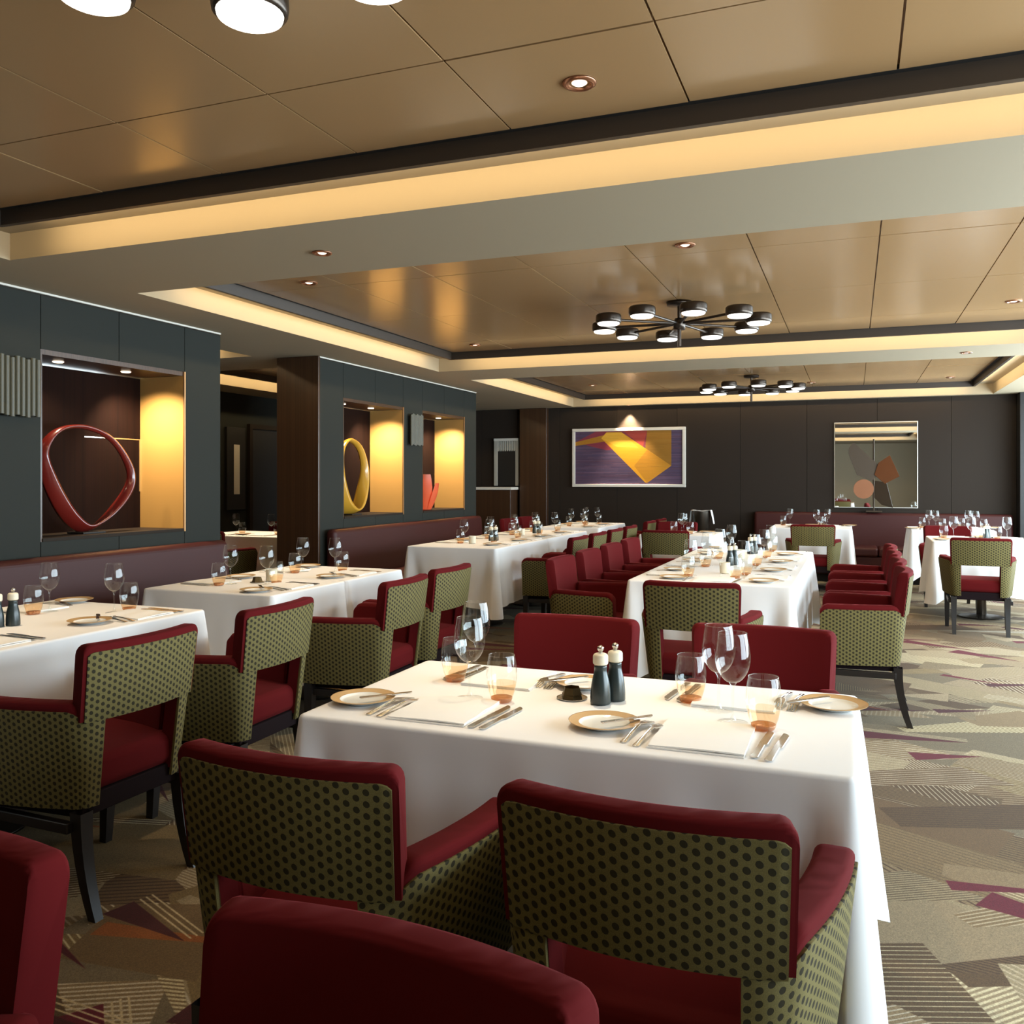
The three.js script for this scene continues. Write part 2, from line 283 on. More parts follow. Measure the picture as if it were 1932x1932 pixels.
NICHES.forEach(([z0, z1], i) => {
  const [y0, y1] = NICHE_Y, xb = WALL_X - WALL_T, n = tag(structureGroup('niche_lining'), 'gold and wood lining of the wall niche around the ' + nicheNames[i], 'niche');
  mesh('gold_jamb', box(xb, WALL_X - 0.002, y0, y1, z0, z0 + 0.012), M.gold, n);
  mesh('jamb', box(xb, WALL_X - 0.002, y0, y1, z1 - 0.012, z1), M.wood, n);
  mesh('head', box(xb, WALL_X - 0.002, y1 - 0.03, y1, z0 + 0.012, z1 - 0.012), M.wood, n);
  mesh('sill', box(xb, WALL_X + 0.004, y0, y0 + 0.02, z0 + 0.012, z1 - 0.012), M.wallDark, n);
  mesh('edge_trim', box(WALL_X - 0.004, WALL_X + 0.008, y0, y1, z0 - 0.002, z0 + 0.012), M.goldEdge, n);
  mesh('back_panel', box(xb, xb + 0.016, y0 + 0.02, y1 - 0.03, z0 + 0.012, z1 - 0.012), M.nicheWood, n);
  mesh('top_rail', box(xb + 0.016, xb + 0.024, y1 - 0.037, y1 - 0.03, z0 + 0.012, z1 - 0.012), M.steel, n);
  if (!i) mesh('inlay_line', merge([box(xb + 0.016, xb + 0.018, 1.62, 1.628, z0 + 0.02, z1 - 0.68), box(xb + 0.016, xb + 0.018, 1.25, 1.628, z0 + 0.012, z0 + 0.022)]), M.steel, n);
  for (const f of [0.24, 0.70]) {
    const z = z1 + (z0 - z1) * f, x = (WALL_X + xb) / 2 + 0.02;
    const g = lathe([[0.001, -0.006], [0.028, -0.006], [0.034, 0], [0.001, 0]], 20); g.translate(x, y1 - 0.031, z); mesh('spot_lens', g, M.bulbGlow, n);
    spot(n, LAMP, f > 0.5 ? NICHE_POWER * 3 : NICHE_POWER * 0.6, [x, y1 - 0.05, z], [x - 0.02, y0 + 0.25, f > 0.5 ? z0 + 0.05 : z - 0.1], 1.0, 1);
  }
});

// ---------------------------------------------------------------- far wall, right wall with windows, rear wall, room behind the niches
{
  const w = structureGroup('wall_far', 'dark brown panelled wall carrying the painting and the mirror', 'wall');
  mesh('core', box(BACK_X - 0.3, RIGHT_X + 0.2, 0, SLAB, FAR_Z - 0.2, FAR_Z - 0.014), M.wallDark, w);
  const cuts = [-7.3, -6.4, -5.5, -4.9, -4.2, -3.3, -2.4, -1.5, -0.6, 0.3, 1.2, 1.95, 2.75];
  for (let i = 0; i < cuts.length - 1; i++) mesh('wall_panel', rbox(cuts[i] + 0.002, cuts[i + 1] - 0.002, 0, SOFFIT - 0.004, FAR_Z - 0.014, FAR_Z, 0.002, 1), M.wallDark, w);
  structure('trim_1', rbox(-4.82, -4.38, 0, SOFFIT - 0.002, FAR_Z + 0.001, FAR_Z + 0.1, 0.006, 1), M.wood, 'dark wood pilaster on the far wall left of the painting', 'pilaster');
  structure('trim_2', rbox(1.95, RIGHT_X - 0.002, 0, SOFFIT - 0.002, FAR_Z + 0.001, FAR_Z + 0.25, 0.006, 1), M.black, 'black corner pier at the right end of the far wall', 'pier');
}
{
  const w = structureGroup('wall_right', 'window wall of painted piers along the aisle', 'wall'), wins = [];
  for (let z = -0.6; z > FAR_Z + 2.2; z -= 2.45) wins.push([z - 2.3, z]);
  const sh = new THREE.Shape(); sh.moveTo(-REAR_Z - 0.2, 0); sh.lineTo(-FAR_Z, 0); sh.lineTo(-FAR_Z, SLAB); sh.lineTo(-REAR_Z - 0.2, SLAB); sh.closePath();
  for (const [a, b] of wins) { const h = new THREE.Path(); h.moveTo(-b, 0.55); h.lineTo(-a, 0.55); h.lineTo(-a, 2.2); h.lineTo(-b, 2.2); h.closePath(); sh.holes.push(h); }
  const g = new THREE.ExtrudeGeometry(sh, { depth: 0.2, bevelEnabled: false }); g.rotateY(Math.PI / 2); g.translate(RIGHT_X, 0, 0);
  mesh('core', metreUV(g), M.paint, w);
  wins.forEach(([a, b], i) => {
    const n = structureGroup('window_' + (i + 1), 'wide white framed window in the wall beside the aisle', 'window');
    for (const q of [[a, b, 0.55, 0.6], [a, b, 2.15, 2.2], [a, a + 0.05, 0.6, 2.15], [b - 0.05, b, 0.6, 2.15], [(a + b) / 2 - 0.025, (a + b) / 2 + 0.025, 0.6, 2.15]]) mesh('frame', box(RIGHT_X + 0.08, RIGHT_X + 0.13, q[2], q[3], q[0], q[1]), M.whiteFrame, n);
    for (const [p, q] of [[a + 0.05, (a + b) / 2 - 0.025], [(a + b) / 2 + 0.025, b - 0.05]]) mesh('pane', box(RIGHT_X + 0.1, RIGHT_X + 0.106, 0.6, 2.15, p, q), M.pane, n);
    mesh('window_sill', box(RIGHT_X - 0.08, RIGHT_X + 0.09, 0.52, 0.55, a, b), M.whiteFrame, n);
    areaLight(n, DAY, DAY_POWER, b - a - 0.1, 1.55, [RIGHT_X + 0.06, 1.375, (a + b) / 2], [RIGHT_X - 1, 1.375, (a + b) / 2]);
  });
}
structure('wall_rear', box(BACK_X - 0.3, RIGHT_X + 0.2, 0, SLAB, REAR_Z, REAR_Z + 0.2), M.paint, 'beige wall closing the dining room opposite the painting wall', 'wall');
structure('wall_back_room', box(BACK_X - 0.2, BACK_X, 0, SLAB, FAR_Z, REAR_Z), M.wall, 'dark green wall of the room behind the niches', 'wall');
{
  const d = structureGroup('door_1', 'black double door in the room behind the niches', 'door');
  mesh('leaf', rbox(BACK_X, BACK_X + 0.03, 0, 2.0, -10.6, -9.5, 0.004, 1), M.black, d);
  mesh('frame', merge([box(BACK_X, BACK_X + 0.05, 0, 2.06, -9.5, -9.44), box(BACK_X, BACK_X + 0.05, 2.0, 2.06, -10.6, -9.5)]), M.wallDark, d);
  const e = structureGroup('door_2', 'dark wood door with thin steel edging behind the red ring', 'door');
  mesh('leaf', rbox(BACK_X, BACK_X + 0.03, 0, 2.0, -6.9, -5.7, 0.004, 1), M.wood, e);
  mesh('frame', merge([box(BACK_X, BACK_X + 0.05, 0, 1.62, -6.94, -6.9), box(BACK_X, BACK_X + 0.05, 1.6, 1.64, -6.94, -6.0)]), M.steel, e);
  structure('wood_cladding', box(BACK_X, BACK_X + 0.01, 0, SOFFIT, -7.4, REAR_Z), M.wood, 'dark brown timber cladding seen through the niche glass', 'wall');
  const m = thing('slim_mirror', 'narrow pale lit wall mirror beside the black door', 'mirror');
  mesh('frame', rbox(BACK_X, BACK_X + 0.04, 0.95, 2.0, -9.36, -9.0, 0.006, 1), M.black, m);
  mesh('glass', box(BACK_X + 0.04, BACK_X + 0.044, 1.15, 1.78, -9.24, -9.13), M.frameWhite, m);
}

// ---------------------------------------------------------------- banquettes
function banquette(len, pos, turn, label) {                          // local: back against z = 0, seat towards +z, runs along x
  const t = thing('banquette', label, 'banquette', pos, turn, 'upholstered wall banquettes');
  mesh('plinth', rbox(-len / 2 + 0.02, len / 2 - 0.02, 0, 0.1, 0.02, 0.58, 0.008, 1), M.black, t);
  mesh('base', rbox(-len / 2, len / 2, 0.1, 0.34, 0, 0.63, 0.02), M.leather, t);
  const n = Math.max(2, Math.round(len / 1.5)), w = len / n;
  for (let i = 0; i < n; i++) mesh('seat_cushion', rbox(-len / 2 + i * w + 0.003, -len / 2 + (i + 1) * w - 0.003, 0.34, 0.46, 0.14, 0.65, 0.035, 3), M.leather, t);
  const g = rbox(-len / 2, len / 2, 0.34, 0.89, 0.005, 0.15, 0.04, 3), p = g.attributes.position;
  for (let i = 0; i < p.count; i++) if (p.getZ(i) > 0.08) p.setZ(i, p.getZ(i) - 0.05 * (p.getY(i) - 0.34) / 0.55);
  g.computeVertexNormals(); mesh('backrest', g, M.leather, t);
  return t;
}
banquette(8.45, [WALL_X + 0.022, 0, -1.1], Math.PI / 2, 'oxblood leather banquette below the red ring niche');
banquette(3.35, [WALL_X + 0.022, 0, -8.42], Math.PI / 2, 'oxblood leather banquette below the yellow ring and orange vase niches');
banquette(3.2, [0.3, 0, FAR_Z + 0.012], 0, 'oxblood leather banquette below the mirror on the far wall');

// ---------------------------------------------------------------- armchairs
function makeChair() {
  const t = thing('armchair', '', 'chair');
  const bw = 0.232, N = 30, back = []; back.side = 1;
  for (let i = 0; i <= N; i++) { const a = -1 + 2 * i / N, x = bw * Math.sin(a * Math.PI / 2); back.push({ x, z: -(0.27 + 0.036 * (1 - (x / bw) ** 2)) }); }
  back.side = -1;
  const topAt = (x, w, top, r) => { const e = Math.abs(x) - (w - r); return e > 0 ? top - r * (1 - Math.sqrt(Math.max(0, 1 - (e / r) ** 2))) : top; };
  mesh('backrest', slab(back, (i, p) => roundRect(-0.056, 0, 0.6, topAt(p.x, bw, 0.835, 0.022), 0.014, 0.12)), M.velvet, t);
  const shell = back.filter((p) => Math.abs(p.x) < bw - 0.006); shell.side = -1;
  mesh('back_panel', slab(shell, (i, p) => roundRect(-0.004, 0.004, 0.596, topAt(p.x, bw - 0.006, 0.812, 0.026), 0.002, 0.12)), M.weave, t);
  for (const s of [1, -1]) {
    const arm = curve([[0.155, -0.288], [0.196, -0.279], [0.230, -0.252], [0.253, -0.19], [0.281, -0.08], [0.3, 0.04], [0.306, 0.15]].map(([x, z]) => [s * x, z]), 26); arm.side = -s;
    const n = arm.length - 1, frontTop = (i) => 0.655 - 0.03 * Math.max(0, (i - n + 2) / 2) ** 2;
    const a = mesh('arm', slab(arm, (i) => { const k = Math.min(1, Math.max(0, (i - 3.5) / 2)); return roundRect(-0.05 - 0.026 * k, -0.003, 0.35, 0.622 + (frontTop(i) - 0.622) * k, 0.018, 0.12); }), M.velvet, t);
    mesh('arm_panel', slab(arm, (i) => { const k = Math.min(1, Math.max(0, (i - 3.5) / 2)); return roundRect(-0.006, 0.0035, 0.325, 0.605 + (frontTop(i) - 0.024 - 0.605) * k, 0.002, 0.12); }), M.weave, a);
    mesh('side_rail', rbox(s * 0.235 - 0.014, s * 0.235 + 0.014, 0.262, 0.295, -0.235, 0.13, 0.004, 1), M.leg, t);
  }
  const sg = rbox(-0.215, 0.215, 0.36, 0.468, -0.25, 0.165, 0.035, 4), sp = sg.attributes.position;
  for (let i = 0; i < sp.count; i++) { const z = sp.getZ(i); sp.setX(i, sp.getX(i) * (1 + 0.42 * (z + 0.25))); if (sp.getY(i) > 0.44) sp.setY(i, sp.getY(i) + 0.012 * Math.cos(sp.getX(i) * 6) * Math.cos((z + 0.03) * 6)); }
  sg.computeVertexNormals(); mesh('seat_cushion', toCreasedNormals(sg, 0.9), M.velvet, t);
  const bg = rbox(-0.2, 0.2, 0.295, 0.362, -0.245, 0.15, 0.006, 1), bp = bg.attributes.position;
  for (let i = 0; i < bp.count; i++) bp.setX(i, bp.getX(i) * (1 + 0.42 * (bp.getZ(i) + 0.25)));
  mesh('seat_frame', bg, M.seatBase, t);
  for (const s of [1, -1]) for (const [x, z, dz] of [[0.24, 0.13, 0.012], [0.205, -0.245, -0.06]]) {
    const pos = [], idx = [], K = 7;
    for (let i = 0; i < K; i++) { const f = i / (K - 1), h = 0.023 - 0.008 * f, y = 0.32 * (1 - f), zz = z + dz * f * f; for (const [a, b] of [[-1, -1], [1, -1], [1, 1], [-1, 1]]) pos.push(s * x + a * h, y, zz + b * h); }
    for (let i = 0; i < K - 1; i++) for (let k = 0; k < 4; k++) { const a = i * 4 + k, b = i * 4 + (k + 1) % 4; idx.push(a, b, a + 4, b, b + 4, a + 4); }
    const o = (K - 1) * 4; idx.push(o, o + 1, o + 2, o, o + 2, o + 3);
    let g = new THREE.BufferGeometry(); g.setAttribute('position', new THREE.Float32BufferAttribute(pos, 3)); g.setIndex(idx); g = toCreasedNormals(g, 0.5);
    mesh('leg', g, M.leg, t);
  }
  return t;
}
const chair0 = makeChair(); let chairUsed = false;
const FACE = { away: Math.PI, toward: 0, niches: -Math.PI / 2, aisle: Math.PI / 2 };   // the way a sitter looks: away = to the painting wall
function chair(x, z, face, label, turn = 0, group = 'burgundy and olive armchairs') {
  if (!chairUsed) { chairUsed = true; chair0.position.set(x, 0, z); chair0.rotation.y = FACE[face] + turn; tag(chair0, label, 'chair', group); return chair0; }
  return dup(chair0, label, [x, 0, z], FACE[face] + turn, group);
}
// ---------------------------------------------------------------- tables and cloths
function clothGeometry(w, d, drop, seed, flat = 0) {               // flat: +1 / -1 = the +z / -z side hangs straight against a neighbour table
  reseed(seed); const pts = [], rc = 0.02, C = 8;
  const side = (ax, az, bx, bz, nx, nz, n) => { for (let i = 0; i < n; i++) { const f = (i + 0.5) / n; pts.push({ x: ax + (bx - ax) * f, z: az + (bz - az) * f, nx, nz, e: Math.min(f, 1 - f) * Math.hypot(bx - ax, bz - az) }); } };
  const corner = (cx, cz, a0) => { for (let i = 0; i <= C; i++) { const a = a0 + Math.PI / 2 * i / C; pts.push({ x: cx + rc * Math.cos(a), z: cz + rc * Math.sin(a), nx: Math.cos(a), nz: Math.sin(a), e: -1 + Math.abs(i / C - 0.5) * 2 }); } };
  const hx = w / 2, hz = d / 2, nX = Math.round(w / 0.022), nZ = Math.round(d / 0.022);
  side(hx, -hz + rc, hx, hz - rc, 1, 0, nZ); corner(hx - rc, hz - rc, 0);
  side(hx - rc, hz, -hx + rc, hz, 0, 1, nX); corner(-hx + rc, hz - rc, Math.PI / 2);
  side(-hx, hz - rc, -hx, -hz + rc, -1, 0, nZ); corner(-hx + rc, -hz + rc, Math.PI);
  side(-hx + rc, -hz, hx - rc, -hz, 0, -1, nX); corner(hx - rc, -hz + rc, -Math.PI / 2);
  const n = pts.length, ph = [rnd() * 6, rnd() * 6, rnd() * 6]; let s = 0;
  const rows = [[-0.016, 0], [-0.009, 0], [-0.004, -0.001], [0, -0.004], [0.0025, -0.01]], T = 12; for (let i = 1; i <= T; i++) rows.push(i / T);
  const pos = [], idx = [];
  for (let i = 0; i < n; i++) { const p = pts[i], q = pts[(i + n - 1) % n]; s += Math.hypot(p.x - q.x, p.z - q.z); p.s = s; }
  for (const r of rows) for (const p of pts) {
    if (Array.isArray(r)) { pos.push(p.x + p.nx * r[0], r[1], p.z + p.nz * r[0]); continue; }
    const c = p.e < 0 ? 1 : Math.exp(-((p.e / 0.045) ** 2)), v = p.e < 0 ? 0 : Math.exp(-(((p.e - 0.05 - 0.07 * r) / (0.03 + 0.03 * r)) ** 2));
    const wave = 0.007 * Math.sin(p.s * 11 + ph[0]) + 0.006 * Math.sin(p.s * 23 + ph[1]) + 0.004 * Math.sin(p.s * 41 + ph[2]);
    const press = flat && p.nz * flat > 0.05 ? 0.04 : 1, o = 0.0025 + press * (r * (0.010 + wave) + Math.pow(r, 0.9) * (0.06 * c - 0.07 * v * Math.min(1, r * 1.6))), dip = p.e < 0 ? 1 : Math.max(0, 1 - p.e / 0.3);
    pos.push(p.x + p.nx * o, -0.01 - r * (drop - 0.01 + 0.09 * dip * dip), p.z + p.nz * o);
  }
  for (let k = 0; k < rows.length - 1; k++) for (let i = 0; i < n; i++) { const a = k * n + i, b = k * n + (i + 1) % n; idx.push(a, a + n, b, b, a + n, b + n); }
  const c0 = pos.length / 3; pos.push(0, 0, 0); for (let i = 0; i < n; i++) idx.push(c0, i, (i + 1) % n);
  const g = new THREE.BufferGeometry(); g.setAttribute('position', new THREE.Float32BufferAttribute(pos, 3)); g.setIndex(idx.map((v, i, a) => a[i - (i % 3) + [0, 2, 1][i % 3]])); g.computeVertexNormals(); return g;
}
let tableSeed = 20;
M.linen.side = THREE.DoubleSide;
function table(x0, x1, z0, z1, where, flat = 0, drop = 0.5) {
  const w = x1 - x0, d = z1 - z0, cx = (x0 + x1) / 2, cz = (z0 + z1) / 2, top = TABLE_H - 0.006;
  const t = thing('dining_table', 'dark table under the cloth of ' + where, 'table', [cx, 0, cz], 0, 'dining tables under white cloths');
  mesh('tabletop', rbox(-w / 2 + 0.006, w / 2 - 0.006, top - 0.03, top, -d / 2 + 0.006, d / 2 - 0.006, 0.008, 1), M.tableWood, t);
  const two = Math.max(w, d) > 1.7, off = two ? Math.max(w, d) * 0.3 : 0;
  for (const s of two ? [-1, 1] : [0]) {
    const ox = w > d ? s * off : 0, oz = w > d ? 0 : s * off, c = lathe([[0.001, 0.03], [0.045, 0.03], [0.04, 0.2], [0.04, top - 0.06], [0.07, top - 0.03], [0.001, top - 0.03]], 18), b = lathe([[0.001, 0], [0.2, 0], [0.2, 0.012], [0.05, 0.032], [0.001, 0.032]], 26);
    c.translate(ox, 0, oz); b.translate(ox, 0, oz); mesh('column', c, M.iron, t); mesh('foot', b, M.iron, t);
  }
  const g = clothGeometry(w, d, drop, tableSeed += 13, flat), m = mesh('tablecloth', g, M.linen); m.position.set(cx, TABLE_H, cz);
  tag(m, 'white linen cloth draped over ' + where, 'tablecloth', 'white tablecloths');
  return { x0, x1, z0, z1, where };
}
// ---------------------------------------------------------------- tableware, one of each kind
const proto = {};
function once(kind, make, label, pos, turn, group) {
  if (!proto[kind]) { const o = proto[kind] = make(); o.position.set(...pos); o.rotation.y = turn; tag(o, label, o.userData.category, group); return o; }
  return dup(proto[kind], label, pos, turn, group);
}
const smoothLathe = (pts, n = 24, seg = 28) => { const c = new THREE.CatmullRomCurve3(pts.map(([r, y]) => new THREE.Vector3(r, y, 0)), false, 'centripetal'); return new THREE.LatheGeometry(c.getPoints(n).map((p) => new THREE.Vector2(Math.max(0.0005, p.x), p.y)), seg); };
const make = {
  wine_glass() {
    const t = thing('wine_glass', '', 'wine glass');
    mesh('bowl', smoothLathe([[0.001, 0.094], [0.017, 0.099], [0.035, 0.122], [0.0415, 0.148], [0.039, 0.178], [0.033, 0.214]]), M.glass, t);
    mesh('rim', new THREE.TorusGeometry(0.033, 0.0009, 6, 28).rotateX(Math.PI / 2).translate(0, 0.214, 0), M.glass, t);
    mesh('stem', smoothLathe([[0.008, 0.006], [0.0042, 0.016], [0.0034, 0.05], [0.0042, 0.085], [0.009, 0.095]], 16, 12), M.glass, t);
    mesh('foot', smoothLathe([[0.001, 0.006], [0.012, 0.005], [0.034, 0.0015], [0.036, 0.0005]], 10), M.glass, t);
    return t;
  },
  tumbler() {
    const t = thing('tumbler', '', 'tumbler');
    mesh('bowl', smoothLathe([[0.0385, 0.05], [0.0405, 0.07], [0.038, 0.1], [0.034, 0.122]]), M.glass, t);
    mesh('amber_bowl', smoothLathe([[0.0285, 0.012], [0.034, 0.028], [0.0385, 0.05]], 12), M.amber, t);
    mesh('amber_base', smoothLathe([[0.001, 0.014], [0.02, 0.014], [0.0285, 0.012], [0.026, 0.004], [0.023, 0.0005], [0.001, 0.0008]], 24), M.amberBase, t);
    mesh('rim', new THREE.TorusGeometry(0.034, 0.0009, 6, 28).rotateX(Math.PI / 2).translate(0, 0.122, 0), M.glass, t);
    return t;
  },
  side_plate() {
    const t = thing('side_plate', '', 'plate');
    mesh('well', lathe([[0.001, 0.006], [0.05, 0.006], [0.056, 0.008], [0.06, 0.0115]], 36), M.porcelain, t);
    mesh('rim', lathe([[0.06, 0.0115], [0.083, 0.0155], [0.084, 0.0165], [0.083, 0.0145], [0.06, 0.008]], 36), M.rim, t);
    mesh('underside', lathe([[0.06, 0.008], [0.045, 0.0005], [0.001, 0.0005]], 30), M.porcelain, t);
    return t;
  },
  dinner_fork() {
    const s = new THREE.Shape(); s.moveTo(-0.007, 0); s.quadraticCurveTo(0, -0.006, 0.007, 0); s.lineTo(0.003, 0.07); s.lineTo(0.003, 0.115); s.quadraticCurveTo(0.013, 0.122, 0.012, 0.14); s.lineTo(0.0115, 0.185);
    for (const x of [0.0115, 0.0047, -0.0021, -0.0089]) { s.lineTo(x, 0.187); s.lineTo(x - 0.0028, 0.187); s.lineTo(x - 0.0028, 0.15); if (x > -0.008) s.lineTo(x - 0.0068, 0.15); }
    s.lineTo(-0.012, 0.14); s.quadraticCurveTo(-0.013, 0.122, -0.003, 0.115); s.lineTo(-0.003, 0.07); s.closePath();
    return cutlery('dinner_fork', 'fork', s, (y) => 0.012 * Math.sin(Math.PI * Math.min(1, y / 0.187)) * (y > 0.09 ? 1 : y / 0.09));
  },
  table_knife() {
    const s = new THREE.Shape(); s.moveTo(-0.008, 0); s.quadraticCurveTo(0, -0.006, 0.008, 0); s.lineTo(0.006, 0.09); s.lineTo(0.011, 0.1); s.lineTo(0.011, 0.185); s.quadraticCurveTo(0.008, 0.205, -0.005, 0.208); s.lineTo(-0.007, 0.1); s.lineTo(-0.006, 0.09); s.closePath();
    return cutlery('table_knife', 'knife', s, (y) => 0.002);
  },
  butter_knife() {
    const s = new THREE.Shape(); s.moveTo(-0.006, 0); s.quadraticCurveTo(0, -0.005, 0.006, 0); s.lineTo(0.0045, 0.07); s.lineTo(0.01, 0.08); s.lineTo(0.01, 0.125); s.quadraticCurveTo(0.006, 0.14, -0.004, 0.14); s.lineTo(-0.0045, 0.07); s.closePath();
    return cutlery('butter_knife', 'knife', s, () => 0.002);
  },
  napkin() {
    const t = thing('folded_napkin', '', 'napkin');
    for (const [i, w, d, y] of [[0, 0.206, 0.238, 0.0], [1, 0.203, 0.234, 0.0035]]) {
      const g = new THREE.BoxGeometry(w, 0.0035, d, 18, 1, 18), p = g.attributes.position;
      for (let k = 0; k < p.count; k++) if (p.getY(k) > 0 || i) { const e = (p.getX(k) / w) ** 2 + (p.getZ(k) / d) ** 2; p.setY(k, p.getY(k) + i * 0.002 * (1 - e * 2) + 0.001 * i * Math.sin(p.getZ(k) * 60 + p.getX(k) * 20)); }
      g.computeVertexNormals(); g.translate(i * 0.002, y + 0.00175, -i * 0.002); mesh('fold', g, M.napkin, t);
    }
    return t;
  },
  spice_mill() {
    const t = thing('spice_mill', '', 'mill');
    mesh('body', smoothLathe([[0.001, 0.0005], [0.025, 0.001], [0.0265, 0.012], [0.024, 0.05], [0.0165, 0.085], [0.0155, 0.1], [0.001, 0.1]], 30, 24), M.mill, t);
    const h = mesh('head', smoothLathe([[0.012, 0.1], [0.0185, 0.103], [0.0195, 0.115], [0.018, 0.127], [0.01, 0.131], [0.001, 0.131]], 24, 24), M.cream, t);
    mesh('knob', smoothLathe([[0.004, 0.13], [0.0045, 0.134], [0.008, 0.14], [0.008, 0.147], [0.001, 0.151]], 16, 18), M.steel, h);
    return t;
  },
  tealight() {
    const t = thing('tealight_holder', '', 'candle holder');
    const g = new THREE.CylinderGeometry(0.022, 0.03, 0.03, 6, 1, true); g.translate(0, 0.016, 0); const f = new THREE.ConeGeometry(0.03, 0.012, 6, 1, true); f.rotateX(Math.PI); f.translate(0, 0.0065, 0);
    mesh('cup', merge([g, f].map((q) => toCreasedNormals(q, 0.2))), M.bronze2, t); mesh('tray', lathe([[0.001, 0.001], [0.038, 0.001], [0.041, 0.004], [0.038, 0.0025], [0.001, 0.0025]], 20), M.steel, t);
    return t;
  },
  votive() {
    const t = thing('votive_candle', '', 'candle');
    mesh('holder', lathe([[0.001, 0.001], [0.028, 0.001], [0.031, 0.006], [0.033, 0.07], [0.031, 0.07], [0.029, 0.01], [0.001, 0.008]], 24), M.cream, t);
    mesh('wax', lathe([[0.001, 0.055], [0.0295, 0.055], [0.029, 0.012], [0.001, 0.012]], 20), M.porcelain, t); mesh('wick', bar([0, 0.055, 0], [0, 0.064, 0], 0.001, 6), M.black, t);
    return t;
  },
};
M.bronze2 = std({ color: rgb(0.16, 0.11, 0.05), metalness: 0.9, roughness: 0.35, side: THREE.DoubleSide });
function cutlery(name, cat, shape, lift) {                           // lies on y = 0, handle end at z = 0, points to -z
  const g = new THREE.ExtrudeGeometry(shape, { depth: 0.0018, bevelEnabled: true, bevelSize: 0.0006, bevelThickness: 0.0006, bevelSegments: 1, curveSegments: 6 });
  g.rotateX(-Math.PI / 2); g.translate(0, 0.0007, 0); const p = g.attributes.position; for (let i = 0; i < p.count; i++) p.setY(i, p.getY(i) + lift(-p.getZ(i)));
  g.computeVertexNormals(); return tag(mesh(name, g, M.steel), '', cat);
}
const TOP = TABLE_H + 0.0004;
// a place setting: (x, z) is the table edge in front of the seat, face the way the diner looks
function setting(x, z, face, seat, opts = {}) {
  const a = FACE[face] + Math.PI, c = Math.cos(a), s = Math.sin(a), where = seat;
  const at = (dx, d, y = 0) => [x + c * dx - s * d, TOP + y, z - s * dx - c * d];        // dx to the diner's right, d into the table
  const put = (kind, item, dx, d, turn, group, y = 0) => once(kind, make[kind], item + ' ' + where, at(dx, d, y), a + turn, group);
  const j = () => (rnd() - 0.5) * 0.012, full = !opts.far;
  put('napkin', 'folded white napkin', 0, 0.165, j() * 2, 'folded napkins');
  put('side_plate', 'tan rimmed white side plate', -0.235 + j(), 0.17 + j(), 0, 'side plates');
  put('dinner_fork', full ? 'outer steel fork' : 'steel fork', -0.158, 0.06 + j(), -0.1, 'forks');
  if (full) put('dinner_fork', 'inner steel fork', -0.126, 0.05 + j(), -0.12, 'forks');
  put('table_knife', full ? 'inner steel knife' : 'steel knife', 0.122, 0.05 + j(), -0.08, 'knives');
  if (full) put('table_knife', 'outer steel knife', 0.152, 0.045 + j(), -0.1, 'knives');
  if (full) put('butter_knife', 'butter knife on plate', -0.235 + 0.01, 0.135, -0.75, 'butter knives', 0.0165);
  put('tumbler', 'amber based tumbler', (opts.tx ?? 0.105) + j(), (opts.td ?? 0.3) + j(), 0, 'amber based tumblers');
  put('wine_glass', 'clear stemmed wine glass', (opts.wx ?? 0.025) + j(), (opts.wd ?? 0.305) + j(), 0, 'wine glasses');
}
function mills(x, z, where) { once('spice_mill', make.spice_mill, 'dark spice mill, farther from painting wall, ' + where, [x, TOP, z], 0, 'spice mills'); once('spice_mill', make.spice_mill, 'dark spice mill, nearer painting wall, ' + where, [x + 0.026, TOP, z - 0.05], 0, 'spice mills'); }

// ---------------------------------------------------------------- furniture in place
reseed(99);
// the free-standing four-seat table
{
  const T = table(-1.28, 0.01, -2.55, -1.835, 'the free standing four-seat table');
  chair(-0.967, -1.635, 'away', 'olive backed armchair at four-seat table, nearer the banquettes, back to the aisle end', 0.0);
  chair(-0.305, -1.638, 'away', 'olive backed armchair at four-seat table, beside its hanging cloth corner on the aisle', -0.02);
  chair(-0.95, -2.81, 'toward', 'armchair showing burgundy inner back at four-seat table, behind the spice mills');
  chair(-0.29, -2.82, 'toward', 'armchair showing burgundy inner back at four-seat table, behind the wine glass pair');
  chair(-0.49, -0.565, 'toward', 'armchair showing a broad burgundy velvet back, back to back with four-seat table chairs', -0.06);
  chair(-1.205, -0.585, 'toward', 'burgundy velvet armchair beside the one back to back with four-seat table', 0.06);
  const w = 'of four-seat table';
  setting(-0.955, T.z1, 'away', 'at banquette-side seat with olive chair ' + w, { tx: 0.095, td: 0.305, wx: 0.0, wd: 0.31 });
  setting(-0.315, T.z1, 'away', 'at aisle-side seat with olive chair ' + w, { tx: 0.125, td: 0.285, wx: 0.045, wd: 0.315 });
  setting(-0.93, T.z0, 'toward', 'at banquette-side seat facing the olive chairs ' + w, { tx: 0.145, td: 0.24, wx: 0.125, wd: 0.14 });
  setting(-0.285, T.z0, 'toward', 'at aisle-side seat facing the olive chairs ' + w, { tx: 0.115, td: 0.24, wx: 0.035, wd: 0.3 });
  mills(-0.61, -2.21, 'on the four-seat table');
  once('tealight', make.tealight, 'faceted bronze tealight holder beside the mills on four-seat table', [-0.695, TOP, -2.235], 0.4, 'candle holders');
}
